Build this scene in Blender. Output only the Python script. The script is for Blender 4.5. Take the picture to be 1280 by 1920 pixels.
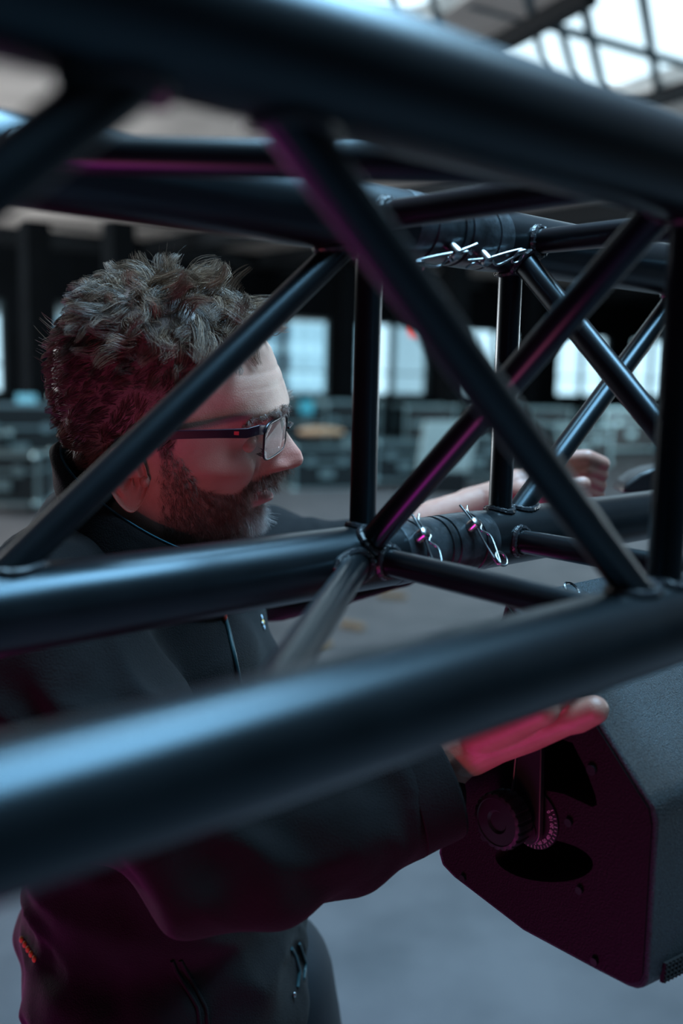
import bpy, bmesh, math, random
import numpy as np
from mathutils import Vector, Matrix, noise
from mathutils.bvhtree import BVHTree

for o in list(bpy.data.objects): bpy.data.objects.remove(o)
scn = bpy.context.scene
COL = scn.collection
rnd = random.Random(7); rng = np.random.default_rng(7)
PI = math.pi

# ------------------------------------------------------------------ camera
H = 1.55                                   # eye height
FPX, YAW, PITCH, ROLL = 1839.6, 0.73926, -0.14073, 0.02255
TC = np.array([-0.50502, -0.28157, 0.13831])   # camera in the truss frame
_fw = np.array([0, math.cos(PITCH), math.sin(PITCH)]); _r0 = np.array([1., 0, 0]); _u0 = np.cross(_r0, _fw)
_rt = math.cos(ROLL)*_r0 + math.sin(ROLL)*_u0; _up = -math.sin(ROLL)*_r0 + math.cos(ROLL)*_u0
CAM = np.array([0, 0, H])
cd = bpy.data.cameras.new('camera'); cam = bpy.data.objects.new('camera', cd); COL.objects.link(cam)
cam.matrix_world = Matrix(((_rt[0], _up[0], -_fw[0], 0), (_rt[1], _up[1], -_fw[1], 0), (_rt[2], _up[2], -_fw[2], H), (0, 0, 0, 1)))
cd.sensor_fit = 'VERTICAL'; cd.sensor_height = 36.0; cd.sensor_width = 24.0; cd.lens = FPX*36/1920
cd.clip_start = 0.01; cd.clip_end = 500
cd.dof.use_dof = True; cd.dof.focus_distance = 0.84; cd.dof.aperture_fstop = 2.8
scn.camera = cam

# ------------------------------------------------------------------ world, light, exposure
w = bpy.data.worlds.new('world'); scn.world = w; w.use_nodes = True
bg = w.node_tree.nodes['Background']; bg.inputs[0].default_value = (0.62, 0.83, 0.95, 1); bg.inputs[1].default_value = 1.6
scn.view_settings.view_transform = 'Standard'; scn.view_settings.look = 'None'
scn.view_settings.gamma = 1; scn.view_settings.use_curve_mapping = False; scn.view_settings.exposure = 0.22

def lamp(kind, name, loc, target, energy, color, size=1.0, size_y=None, spot=None):
    l = bpy.data.lights.new(name, kind); l.energy = energy; l.color = color
    if kind == 'AREA':
        l.shape = 'RECTANGLE'; l.size = size; l.size_y = size_y or size
    else: l.shadow_soft_size = size
    if spot: l.spot_size = spot; l.spot_blend = 0.6
    o = bpy.data.objects.new(name, l); COL.objects.link(o); o.location = loc
    o.rotation_euler = (Vector(target)-Vector(loc)).to_track_quat('-Z', 'Y').to_euler()
    return o
# daylight falling through the roof lights, then three added fill lamps
lamp('AREA', 'roof_daylight', (0.9, 1.0, 3.94), (0.35, 0.6, 0), 270, (0.36, 0.70, 1.0), 2.3, 1.4)
lamp('AREA', 'deep_hall_fill', (3.0, 11.5, 3.9), (3.0, 12, 0), 430, (0.55, 0.80, 0.95), 7, 5)  # added lamp brightening the deep hall; no roof light opens above it
lamp('AREA', 'left_ceiling_fill', (-9.5, 11, 1.7), (-2, 10.5, 5.2), 1000, (0.85, 0.88, 0.90), 8, 1.8)  # added lamp aimed up at the ceiling; the left wall has no window
lamp('AREA', 'right_ceiling_fill', (11.5, 14, 1.7), (3, 13, 5.2), 600, (0.70, 0.86, 0.95), 8, 1.8)  # added lamp lifting the ceiling from the right, no window behind it
# the two stage lights on the floor that throw magenta from below
lamp('AREA', 'magenta_stage_beam', (-0.50, 0.12, 0.30), (-0.36, 0.85, 1.05), 3.6, (1.0, 0.02, 0.60), 0.4, 0.4)
lamp('AREA', 'magenta_floor_wash', (-1.0, 1.65, 0.12), (-0.25, 0.65, 1.3), 17, (1.0, 0.02, 0.62), 1.3, 1.1)
lamp('SPOT', 'red_stage_beam', (-0.28, 0.02, 0.78), (-0.10, 0.86, 1.44), 6.0, (1.0, 0.15, 0.20), 0.12, None, 1.0)

# ------------------------------------------------------------------ helpers
def T2W(p):            # truss frame -> world
    p = np.asarray(p, float) - TC; c, s = math.cos(YAW), math.sin(YAW)
    return np.stack([p[..., 0]*c - p[..., 1]*s, p[..., 0]*s + p[..., 1]*c, p[..., 2]+H], -1)
def P(px, py, z):      # a place in the room, read off the photograph at a chosen distance
    return CAM + z*(_fw + _rt*(px-640)/FPX - _up*(py-960)/FPX)
def ray(px, py):
    d = _fw + _rt*(px-640)/FPX - _up*(py-960)/FPX; return d/np.linalg.norm(d)

MATS = {}
def mat(name, col, rough=0.5, metal=0.0, bump=0.0, bscale=200.0, var=0.0, vscale=5.0, coat=0.0, sheen=0.0, emit=None, estr=0.0, trans=0.0, sss=0.0, col2=None, spec=None, alpha=None, detail=4):
    if name in MATS: return MATS[name]
    m = bpy.data.materials.new(name); m.use_nodes = True; nt = m.node_tree; b = nt.nodes['Principled BSDF']
    b.inputs['Base Color'].default_value = (*col, 1); b.inputs['Roughness'].default_value = rough; b.inputs['Metallic'].default_value = metal
    b.inputs['Coat Weight'].default_value = coat; b.inputs['Sheen Weight'].default_value = sheen
    if spec is not None: b.inputs['Specular IOR Level'].default_value = spec
    if trans: b.inputs['Transmission Weight'].default_value = trans; b.inputs['IOR'].default_value = 1.45
    if sss: b.inputs['Subsurface Weight'].default_value = sss; b.inputs['Subsurface Radius'].default_value = (0.012, 0.005, 0.003); b.inputs['Subsurface Scale'].default_value = 0.6
    if emit: b.inputs['Emission Color'].default_value = (*emit, 1); b.inputs['Emission Strength'].default_value = estr
    tc = nt.nodes.new('ShaderNodeTexCoord')
    n = nt.nodes.new('ShaderNodeTexNoise'); n.inputs['Scale'].default_value = vscale; n.inputs['Detail'].default_value = detail
    nt.links.new(tc.outputs['Object'], n.inputs['Vector'])
    mx = nt.nodes.new('ShaderNodeMix'); mx.data_type = 'RGBA'
    c2 = col2 or tuple(min(1, c*(1-var)) for c in col); mx.inputs[6].default_value = (*col, 1); mx.inputs[7].default_value = (*c2, 1)
    ramp = nt.nodes.new('ShaderNodeValToRGB'); ramp.color_ramp.elements[0].position = 0.35; ramp.color_ramp.elements[1].position = 0.68
    nt.links.new(n.outputs['Fac'], ramp.inputs[0]); nt.links.new(ramp.outputs[0], mx.inputs[0]); nt.links.new(mx.outputs[2], b.inputs['Base Color'])
    if bump:
        n2 = nt.nodes.new('ShaderNodeTexNoise'); n2.inputs['Scale'].default_value = bscale; n2.inputs['Detail'].default_value = 3
        nt.links.new(tc.outputs['Object'], n2.inputs['Vector'])
        bp = nt.nodes.new('ShaderNodeBump'); bp.inputs['Strength'].default_value = bump; bp.inputs['Distance'].default_value = 0.002
        nt.links.new(n2.outputs['Fac'], bp.inputs['Height']); nt.links.new(bp.outputs['Normal'], b.inputs['Normal'])
    MATS[name] = m; return m

class MB:              # collects world-space shapes for ONE mesh object
    def __init__(s): s.v = []; s.f = []; s.n = 0
    def add(s, v, f):
        v = np.asarray(v, float); s.v.append(v); s.f += [tuple(i+s.n for i in q) for q in f]; s.n += len(v); return s
    def tube(s, pts, rad, n=16, cap=True, ref=None):
        pts = np.asarray(pts, float); m = len(pts)
        rad = np.full(m, rad) if np.isscalar(rad) else np.asarray(rad, float)
        t = np.gradient(pts, axis=0) if m > 2 else np.repeat((pts[1]-pts[0])[None], 2, 0)
        t /= np.linalg.norm(t, axis=1)[:, None]+1e-12
        a = np.array(ref, float) if ref is not None else (np.array([0, 0, 1.]) if abs(t[0][2]) < .9 else np.array([1., 0, 0]))
        V = []; u = None
        for i in range(m):
            u = (a if u is None else u); u = u - t[i]*(u@t[i]); u /= np.linalg.norm(u); vv = np.cross(t[i], u)
            th = np.arange(n)*2*PI/n
            V.append(pts[i] + rad[i]*(np.cos(th)[:, None]*u + np.sin(th)[:, None]*vv))
        F = [(i*n+j, i*n+(j+1) % n, (i+1)*n+(j+1) % n, (i+1)*n+j) for i in range(m-1) for j in range(n)]
        if cap: F += [tuple(range(n))[::-1], tuple((m-1)*n+j for j in range(n))]
        return s.add(np.concatenate(V), F)
    def box(s, c, d, ax=None):
        c = np.array(c, float); ax = np.eye(3) if ax is None else np.asarray(ax, float)
        V = [c + ax[0]*x*d[0]/2 + ax[1]*y*d[1]/2 + ax[2]*z*d[2]/2 for x in (-1, 1) for y in (-1, 1) for z in (-1, 1)]
        return s.add(V, [(0, 1, 3, 2), (4, 6, 7, 5), (0, 4, 5, 1), (2, 3, 7, 6), (0, 2, 6, 4), (1, 5, 7, 3)])
    def ball(s, c, r, ax=None, nu=16, nv=10):
        r = np.array([r, r, r], float) if np.isscalar(r) else np.array(r, float); ax = np.eye(3) if ax is None else np.asarray(ax, float)
        V = []; F = []
        for i in range(nv+1):
            ph = PI*i/nv
            for j in range(nu):
                th = 2*PI*j/nu; q = np.array([math.sin(ph)*math.cos(th), math.sin(ph)*math.sin(th), math.cos(ph)])*r; V.append(np.array(c)+q@ax)
        F = [(i*nu+j, (i+1)*nu+j, (i+1)*nu+(j+1) % nu, i*nu+(j+1) % nu) for i in range(nv) for j in range(nu)]
        return s.add(V, F)
    def prism(s, poly, d):   # polygon of world points pushed along the vector d
        n = len(poly); a = np.asarray(poly, float); V = np.concatenate([a, a+np.asarray(d, float)])
        return s.add(V, [tuple(range(n))[::-1], tuple(range(n, 2*n))]+[(i, (i+1) % n, n+(i+1) % n, n+i) for i in range(n)])
    def build(s, name, m, parent=None, smooth=True, bevel=0, angle=40, label=None):
        v = np.concatenate(s.v)
        if parent is not None: v = to_local(parent, v)
        me = bpy.data.meshes.new(name); me.from_pydata([tuple(x) for x in v], [], s.f)
        bm = bmesh.new(); bm.from_mesh(me); bmesh.ops.remove_doubles(bm, verts=bm.verts, dist=1e-6)
        bmesh.ops.recalc_face_normals(bm, faces=bm.faces)
        if smooth:
            for f in bm.faces: f.smooth = True
            for e in bm.edges:
                if len(e.link_faces) == 2 and e.calc_face_angle(0) > math.radians(angle): e.smooth = False
        bm.to_mesh(me); bm.free(); me.materials.append(m)
        o = bpy.data.objects.new(name, me); COL.objects.link(o)
        if parent is not None: o.parent = parent
        if bevel:
            b = o.modifiers.new('bevel', 'BEVEL'); b.width = bevel; b.segments = 3; b.limit_method = 'ANGLE'; b.harden_normals = False
        if label: o['label'] = label
        return o
def chain_matrix(o):
    m = o.matrix_basis.copy()
    while o.parent: o = o.parent; m = o.matrix_basis @ m
    return m
def to_local(parent, v):
    M = np.array(chain_matrix(parent).inverted()); return v@M[:3, :3].T + M[:3, 3]
def tag(o, label, cat, group=None, kind=None):
    o['label'] = label; o['category'] = cat
    if group: o['group'] = group
    if kind: o['kind'] = kind
    return o
def thing(name, label, cat, loc, rz=0, group=None):
    o = bpy.data.objects.new(name, None); COL.objects.link(o); o.location = [float(x) for x in loc]; o.rotation_euler = (0, 0, rz); o.empty_display_size = .1
    return tag(o, label, cat, group)
def struct(o): o['kind'] = 'structure'; return o
def raw_obj(name, v, f, m, parent):
    v = to_local(parent, np.asarray(v, float)) if parent is not None else np.asarray(v, float)
    me = bpy.data.meshes.new(name); f = np.asarray(f, np.int32); k = f.shape[1]
    me.vertices.add(len(v)); me.vertices.foreach_set('co', v.astype(np.float32).ravel())
    me.loops.add(f.size); me.loops.foreach_set('vertex_index', f.ravel())
    me.polygons.add(len(f)); me.polygons.foreach_set('loop_start', np.arange(0, f.size, k, dtype=np.int32)); me.polygons.foreach_set('loop_total', np.full(len(f), k, np.int32))
    me.polygons.foreach_set('use_smooth', np.ones(len(f), bool)); me.update(calc_edges=True); me.validate(); me.materials.append(m)
    o = bpy.data.objects.new(name, me); COL.objects.link(o)
    if parent is not None: o.parent = parent
    return o
def remeshed(mb, voxel, smooth=6, fac=0.6):
    """fuse the overlapping closed shapes of mb into one skin; returns verts, quads"""
    me = bpy.data.meshes.new('tmp'); me.from_pydata([tuple(x) for x in np.concatenate(mb.v)], [], mb.f)
    bm = bmesh.new(); bm.from_mesh(me); bmesh.ops.remove_doubles(bm, verts=bm.verts, dist=1e-6); bmesh.ops.recalc_face_normals(bm, faces=bm.faces); bm.to_mesh(me); bm.free()
    o = bpy.data.objects.new('tmp', me); COL.objects.link(o)
    r = o.modifiers.new('r', 'REMESH'); r.mode = 'VOXEL'; r.voxel_size = voxel
    s = o.modifiers.new('s', 'SMOOTH'); s.iterations = smooth; s.factor = fac
    dg = bpy.context.evaluated_depsgraph_get(); e = o.evaluated_get(dg); m2 = e.to_mesh()
    v = np.zeros(len(m2.vertices)*3); m2.vertices.foreach_get('co', v)
    nrm = np.zeros(len(m2.vertices)*3); m2.vertices.foreach_get('normal', nrm)
    f = [tuple(p.vertices) for p in m2.polygons]; e.to_mesh_clear(); bpy.data.objects.remove(o); bpy.data.meshes.remove(me)
    return v.reshape(-1, 3), nrm.reshape(-1, 3), f
def roundcone(mb, a, b, ra, rb, n=20):
    a = np.array(a, float); b = np.array(b, float); L = np.linalg.norm(b-a); t = (b-a)/L
    k = 5; pts = []; rr = []
    for i in range(k+1):
        q = PI/2*(1-i/k); pts.append(a - t*ra*math.sin(q)); rr.append(max(ra*math.cos(q), ra*.02))
    for i in range(k+1):
        q = PI/2*i/k; pts.append(b + t*rb*math.sin(q)); rr.append(max(rb*math.cos(q), rb*.02))
    pts = np.array(pts); V = []; 
    u = np.array([0, 0, 1.]) if abs(t[2]) < .9 else np.array([1., 0, 0]); u -= t*(u@t); u /= np.linalg.norm(u); w_ = np.cross(t, u)
    th = np.arange(n)*2*PI/n; ring = np.cos(th)[:, None]*u+np.sin(th)[:, None]*w_
    for p, r in zip(pts, rr): V.append(p+r*ring)
    m = len(pts)
    F = [(i*n+j, i*n+(j+1) % n, (i+1)*n+(j+1) % n, (i+1)*n+j) for i in range(m-1) for j in range(n)]+[tuple(range(n))[::-1], tuple((m-1)*n+j for j in range(n))]
    mb.add(np.concatenate(V), F)
def copy_tree(o, parent=None):
    c = o.copy(); COL.objects.link(c)
    if parent is not None: c.parent = parent
    for ch in list(o.children): copy_tree(ch, c)
    return c

# ------------------------------------------------------------------ materials
M_black = mat('black_powder_coat', (0.006, 0.0075, 0.009), .29, bump=.03, bscale=900, var=.3, vscale=30)
MATS['black_powder_coat'].node_tree.nodes['Principled BSDF'].inputs['Specular Tint'].default_value = (.50, .71, .84, 1)
M_weld = mat('painted_weld', (0.02, 0.023, 0.027), .22, bump=.5, bscale=350)
M_coup = mat('worn_black_coupler', (0.085, 0.105, 0.12), .30, metal=.6, bump=.25, bscale=160, var=.7, vscale=60)
M_zinc = mat('zinc_plated_steel', (0.42, 0.46, 0.48), .25, metal=1.0, var=.25, vscale=150)
M_conc = mat('concrete_floor', (0.125, 0.125, 0.135), .55, bump=.15, bscale=30, vscale=3.2, col2=(0.075, 0.080, 0.090), detail=8)
M_ceil = mat('bare_ceiling', (0.60, 0.56, 0.53), .9, var=.3, vscale=1.5)
M_steel = mat('dark_roof_steel', (0.007, 0.010, 0.013), .7, spec=.2)
M_wall = mat('black_wall', (0.004, 0.006, 0.008), .9, spec=.1, var=.3, vscale=2)
M_glass = mat('window_glass', (0.8, 0.95, 1.0), .03, trans=1.0)
M_frame = mat('window_frame_paint', (0.03, 0.05, 0.06), .4)
M_case = mat('black_case_laminate', (0.006, 0.014, 0.018), .45, bump=.1, bscale=300)
M_alu = mat('brushed_aluminium', (0.34, 0.52, 0.56), .35, metal=.85)
M_spk = mat('textured_black_speaker_paint', (0.040, 0.058, 0.070), .45, bump=1.0, bscale=900, col2=(.006, .008, .010), vscale=620, detail=2)
M_side = mat('satin_black_speaker_panel', (0.0060, 0.0050, 0.0060), .6, bump=.3, bscale=600, spec=.25)
M_plas = mat('black_plastic', (0.014, 0.016, 0.018), .38)
M_void = mat('dark_recess', (0.004, 0.004, 0.005), .8)
M_white = mat('printed_white', (0.6, 0.55, 0.6), .6)
M_fleece = mat('black_fleece', (0.0065, 0.0060, 0.0070), .95, bump=.5, bscale=700, var=.25, vscale=60, sheen=.03, spec=.2)
M_trous = mat('dark_work_trousers', (0.012, 0.016, 0.022), .8, bump=.3, bscale=900)
M_teal = mat('teal_collar_lining', (0.03, 0.16, 0.21), .8, bump=.3, bscale=700)
M_wood = mat('raw_wood', (0.42, 0.27, 0.15), .7, var=.4, vscale=20)

# ------------------------------------------------------------------ the hall
CH = 4.0
struct(MB().box((5, 12, -.05), (70, 70, .1)).build('floor', M_conc, smooth=False))
AZ = math.radians(37); WD = np.array([math.cos(AZ), math.sin(AZ), 0]); WN = np.array([-WD[1], WD[0], 0]); WU = np.array([0, 0, 1.])
W0 = np.array([-1.0, 23.5, 0])
def wp(t, z, d=0): return W0 + WD*t + WN*d + WU*z
WINS = [(-9.6, -7.03), (-6.04, -3.6), (-1.9, .76), (1.5, 3.97), (5.15, 7.55), (8.84, 11.28), (12.25, 14.6), (15.9, 18.3), (19.5, 21.9)]
mb = MB(); AX = np.array([WD, WN, WU])
def wbox(mb, t0, t1, z0, z1, th=.35, d=0): mb.box(wp((t0+t1)/2, (z0+z1)/2, d), (t1-t0, th, z1-z0), AX)
wbox(mb, -30, 40, 0, 1.0); wbox(mb, -30, 40, 2.82, CH+.6)
e = [-30]+[x for a in WINS for x in a]+[40]
for i in range(0, len(e), 2): wbox(mb, e[i], e[i+1], 1.0, 2.82)
struct(mb.build('wall_back', M_wall, smooth=False))
for i, (a, b) in enumerate(WINS):
    g = MB(); wbox(g, a, b, 1.0, 2.82, .02); pane = struct(g.build('window_%d' % (i+1), M_glass, smooth=False))
    g = MB(); wbox(g, a, b, 1.0, 1.07, .1); wbox(g, a, b, 2.75, 2.82, .1); wbox(g, a, a+.07, 1, 2.82, .1); wbox(g, b-.07, b, 1, 2.82, .1)
    wbox(g, (a+b)/2-.06, (a+b)/2+.06, 1, 2.82, .12); wbox(g, a, b, 1.55, 1.59, .08)
    g.build('window_frame', M_frame, pane, smooth=False)
# wall on the left, far to the side, and the one behind the camera
c = np.cross(WU, WD)
struct(MB().box(wp(-17, CH/2, -18), (.3, 40, CH), AX).build('wall_left', M_wall, smooth=False))
struct(MB().box(wp(8, CH/2, -31), (50, .3, CH), AX).build('wall_rear', M_wall, smooth=False))
struct(MB().box(wp(30, CH/2, -12), (.3, 40, CH), AX).build('wall_right', M_wall, smooth=False))
# ceiling slab with roof-light openings, steel beams across the hall
def on_ceil(px, py, z=CH):
    d = ray(px, py); t = (z-H)/d[2]; return CAM+d*t
from mathutils.geometry import tessellate_polygon
hole1 = [on_ceil(*q) for q in ((880, 100), (1090, -8), (1300, -110), (1600, -110), (1600, 50), (1280, 150), (1180, 182), (1000, 240))]
hole2 = [on_ceil(*q) for q in ((560, 60), (560, -160), (760, -200), (960, -60), (830, 28), (760, 60))]
hole3 = [np.array([x, y, CH]) for x, y in ((-.7, -.2), (2.5, -.2), (2.5, 2.2), (-.7, 2.2))]
outer = [np.array([x, y, CH]) for x, y in ((-30, -25), (45, -25), (45, 50), (-30, 50))]
loops = [outer, hole1, hole2, hole3]
allp = [p for l in loops for p in l]
tri = tessellate_polygon([[Vector((p[0], p[1], 0)) for p in l] for l in loops])
m = MB(); m.add(allp, [tuple(t) for t in tri]); ceil = struct(m.build('ceiling', M_ceil, smooth=False))
so = ceil.modifiers.new('thick', 'SOLIDIFY'); so.thickness = .14; so.offset = 1
for v in ceil.data.vertices: pass
M_sky = mat('skylight_frame_paint', (0.05, 0.09, 0.11), .5)
def rooflight(n, bars, wd):
    root = None
    for (a, b, r) in bars:
        g = MB(); A, B = on_ceil(*a, CH+.02), on_ceil(*b, CH+.02); t = (B-A)/np.linalg.norm(B-A); sd = np.cross(t, WU)
        g.box((A+B)/2, (np.linalg.norm(B-A), r, .05), (t, sd, WU))
        o = g.build('window_%d' % n if root is None else 'mullion', M_sky, root, smooth=False)
        if root is None: root = struct(o)
rooflight(20, [((880, 6), (1420, 160), .05), ((985, -20), (1025, 145), .045), ((1040, 10), (1082, 170), .05), ((1090, -10), (1136, 195), .06), ((1192, -80), (1236, 185), .06), ((1350, -100), (1390, 140), .06), ((925, 60), (940, 130), .04)], 1)
rooflight(21, [((725, -60), (745, 60), .04), ((640, -60), (660, 60), .04), ((800, -70), (820, 50), .04)], 1)
# edge beams of the roof lights and the beams that cross the hall
def beam(name, A, B, wid, dep, z=CH, m_=M_steel):
    A = np.array(A); B = np.array(B); t = B-A; L = np.linalg.norm(t); t = t/L; g = MB(); sd = np.cross(t, WU)
    g.box((A+B)/2*np.array([1, 1, 0])+WU*(z-dep/2), (L, wid, dep), (t, sd, WU)); return struct(g.build(name, m_, smooth=False))
beam('trim_1', on_ceil(860, 112), on_ceil(1110, -30), .10, .12)
beam('trim_2', on_ceil(1150, 200), on_ceil(1420, 110), .10, .12)
k = 3
for (px, py) in ((245, 462), (590, 500), (640, 455), (1000, 545), (1180, 565)):
    q = on_ceil(px, py); t0 = (q-W0)@WD
    beam('trim_%d' % k, W0+WD*t0-WN*(13 if px < 900 else 8), W0+WD*t0-WN*.2, .40, .30); k += 1
for d_ in (-1.2, -7.0):
    beam('trim_%d' % k, W0-WD*12+WN*d_, W0+WD*30+WN*d_, .35, .3); k += 1
# steel columns standing before the far wall
colm = None
for (px, z) in ((845, 19.0), (640, 21.5), (225, 17.0), (70, 17.2), (985, 24.0)):
    q = P(px, 700, z); q[2] = 0
    g = MB(); g.box(q+WU*CH/2, (.42, .42, CH), AX); struct(g.build('trim_%d' % k, M_wall, smooth=False)); k += 1

# ------------------------------------------------------------------ city outside the far windows
M_tow = []
for i, c_ in enumerate(((.50, .62, .66), (.40, .52, .58), (.58, .60, .60))):
    m_ = mat('tower_facade_%d' % i, c_, .6)
    nt = m_.node_tree; br = nt.nodes.new('ShaderNodeTexBrick'); br.inputs['Scale'].default_value = 1; br.offset = 0
    br.inputs['Color1'].default_value = (.22*c_[0], .25*c_[1], .28*c_[2], 1); br.inputs['Color2'].default_value = (.4*c_[0], .45*c_[1], .5*c_[2], 1); br.inputs['Mortar'].default_value = (*c_, 1)
    br.inputs['Brick Width'].default_value = 1.6; br.inputs['Row Height'].default_value = 3; br.inputs['Mortar Size'].default_value = .55
    mp = nt.nodes.new('ShaderNodeMapping'); mp.inputs['Rotation'].default_value = (PI/2, 0, 0); tc = nt.nodes['Texture Coordinate']
    nt.links.new(tc.outputs['Object'], mp.inputs[0]); nt.links.new(mp.outputs[0], br.inputs[0]); nt.links.new(br.outputs[0], nt.nodes['Principled BSDF'].inputs['Base Color']); M_tow.append(m_)
places = ['leftmost', 'second from left', 'third from left', 'fourth from left', 'fifth from left', 'sixth from left', 'seventh from left', 'eighth from left', 'rightmost']
for i, (t, d, wd, hh) in enumerate(((-30, 60, 9, 30), (-16, 75, 8, 45), (0, 62, 5, 24), (10, 80, 10, 50), (24, 70, 6, 30), (34, 78, 9, 44), (48, 70, 8, 36), (60, 85, 10, 50), (76, 80, 9, 40))):
    o = thing('tower_block', 'pale blurred tower block outside the far windows, %s of its row' % places[i], 'building', wp(t, -8, d), AZ, 'tower blocks outside the windows')
    MB().box(wp(t, hh/2-8, d), (wd, 8, hh), AX).build('facade', M_tow[i % 3], o, smooth=False)
    MB().box(wp(t, hh-7.2, d), (wd*.6, 5, 1.6), AX).build('roof_plant', M_tow[(i+1) % 3], o, smooth=False)

# ------------------------------------------------------------------ flight cases and clutter far back
def floor_pt(px, py): d = ray(px, py); return CAM + d*(-H/d[2])
def flight_case(x, y, w_, d_, h_, rz, label, z0=0.0, wheels=True, colr=None, group='flight cases at the back of the hall'):
    o = thing('flight_case', label, 'case', (x, y, z0), rz, group)
    c_, s_ = math.cos(rz), math.sin(rz); A = np.array([[c_, s_, 0], [-s_, c_, 0], [0, 0, 1.]]); base = np.array([x, y, z0])
    lift = .12 if wheels else 0
    def L(a, b, cc): return base + A[0]*a + A[1]*b + WU*(cc+lift)
    MB().box(L(0, 0, h_/2), (w_, d_, h_), A).build('body', colr or M_case, o, smooth=False)
    g = MB(); e_ = .035
    for a in (-1, 1):
        for b in (-1, 1):
            g.box(L(a*w_/2, b*d_/2, h_/2), (e_, e_, h_), A); g.box(L(0, a*d_/2, h_/2+b*h_/2), (w_, e_, e_), A); g.box(L(a*w_/2, 0, h_/2+b*h_/2), (e_, d_, e_), A)
        g.box(L(0, a*d_/2, h_*.68), (w_, e_*.5, e_), A); g.box(L(a*w_/2, 0, h_*.68), (e_*.5, d_, e_), A)
    g.build('edge_frame', M_alu, o, smooth=False)
    for a in (-1, 1):
        for b in (-1, 1):
            for cc in (0, 1): MB().ball(L(a*w_/2, b*d_/2, cc*h_), .045, nu=10, nv=6).build('corner', M_alu, o)
            if wheels: MB().tube([L(a*(w_/2-.1)-.02, b*(d_/2-.1), -.06), L(a*(w_/2-.1)+.02, b*(d_/2-.1), -.06)], .06, 12).build('caster', M_plas, o)
    for a in (-.25, .25): MB().box(L(w_*a, -d_/2-.012, h_*.68), (.11, .02, .11), A).build('latch', M_alu, o, smooth=False)
    MB().box(L(0, -d_/2-.012, h_*.38), (.2, .02, .12), A).build('handle', M_alu, o, smooth=False)
    return o
# px of centre, px of its foot, width, depth, height
cs = [(20, 958, .75, .5, .5, 'low black flight case with thick silver edges, foremost at left edge'),
      (-75, 930, 1.0, .6, .62, 'black flight case behind the low one at the left edge'),
      (40, 900, 1.3, .6, .9, 'tall black flight case under the left window'),
      (175, 880, 1.1, .6, 1.0, 'tall black flight case left of the man\'s head'),
      (600, 912, .9, .6, .55, 'low open flight case right of the man\'s nose'),
      (525, 882, 1.3, .7, .95, 'wide dark flight case below the second-left bright window'),
      (648, 872, 1.0, .7, .95, 'dark flight case just left of the upright truss brace'),
      (790, 872, .9, .7, .9, 'dark flight case below the middle bright window'),
      (750, 912, .8, .6, .5, 'low silver-edged flight case below the middle window'),
      (880, 905, .7, .6, .55, 'silver-edged flight case behind the crossing braces'),
      (915, 862, .8, .7, .9, 'dark flight case behind the second upright brace'),
      (1015, 862, .8, .7, .85, 'dark flight case below the wide right window'),
      (1075, 880, 1.0, .6, .6, 'silver flight case beside the raised left hand'),
      (1160, 850, 1.4, .7, .8, 'dark flight case at the right under the last window')]
for i, (px, py, a, b, h_, lb) in enumerate(cs):
    q = floor_pt(px, py); flight_case(q[0], q[1], a, b, h_, rnd.uniform(-.12, .2)+(.0 if i < 2 else .25), lb, wheels=(i != 4))
def stacked(i, h0, w_, d_, h_, lb, col_=None):
    q = floor_pt(cs[i][0], cs[i][1]); flight_case(q[0], q[1]+.02, w_, d_, h_, .3, lb, z0=h0+.14, wheels=False, colr=col_)
# a white road case panel propped up, wooden offcuts, table
q = floor_pt(835, 925); o = thing('projection_board', 'pale tilted board standing behind the truss crossing', 'board', q, .3)
A = np.array([[.95, .3, 0], [-.28, .9, .3], [0.09, -.28, .95]]); MB().box(q+WU*.62, (.75, .03, .7), A).build('panel', mat('pale_board', (.45, .6, .62), .5), o, smooth=False)
MB().box(q+WU*.14, (.5, .3, .28)).build('stand', M_steel, o, smooth=False)
q = floor_pt(50, 880)
o = MB().box(P(50, 762, 14.6), (.30, .02, .36)).build('poster', mat('blue_poster', (.10, .38, .52), .6), smooth=False)
tag(o, 'small poster, blue above and orange below, on the case at left', 'poster')
MB().box(P(50, 778, 14.57), (.30, .02, .16)).build('orange_field', mat('orange_print', (.50, .28, .17), .6), o, smooth=False)
def sheet(name, c_, px, py, z, sx, sz, lb, cat):
    return tag(MB().box(P(px, py, z), (sx, .03, sz)).build(name, c_, smooth=False), lb, cat)
sheet('bokeh_spot', mat('cyan_bokeh', (.06, .42, .55), .5), 575, 763, 14.2, .2, .2, 'cyan label on the dark case beside the man\'s glasses', 'label')  # flat cyan square painted in place of a blurred bokeh disc
o = MB().ball(P(776, 622, 18.5), .09).build('warning_lamp', mat('red_lamp', (.6, .05, .04), .4, emit=(1, .12, .1), estr=.8)); tag(o, 'small red lamp hanging before the middle window', 'lamp')
MB().tube([P(776, 622, 18.5), P(776, 622, 18.5)*[1, 1, 0]+WU*CH], .012, 6).build('cable', M_plas, o)
o = MB().box(floor_pt(1190, 835)+WU*.02, (2.6, 3.0, .03), AX).build('floor_mat', mat('blue_mat', (.05, .33, .46), .6), smooth=False); tag(o, 'blue mat lying on the floor far right', 'mat')
for i, (px, py, L_, rz, lb) in enumerate(((660, 1178, .16, -.6, 'wooden stick on the floor, nearest to the jacket zipper'), (735, 1121, .20, -.3, 'wooden stick on the floor under the truss node'), (850, 1070, .4, .3, 'long pale wooden offcut on the floor behind the coupler'), (600, 1215, .13, .5, 'short wooden offcut on the floor beside the lower brace'))):
    q = floor_pt(px, py); ax = np.array([[math.cos(rz), math.sin(rz), 0], [-math.sin(rz), math.cos(rz), 0], [0, 0, 1.]])
    g = MB(); g.box(q+WU*.018, (L_, .045, .036), ax); tag(g.build('wood_offcut', M_wood, bevel=.004), lb, 'wood', 'wood offcuts on the floor')
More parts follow.
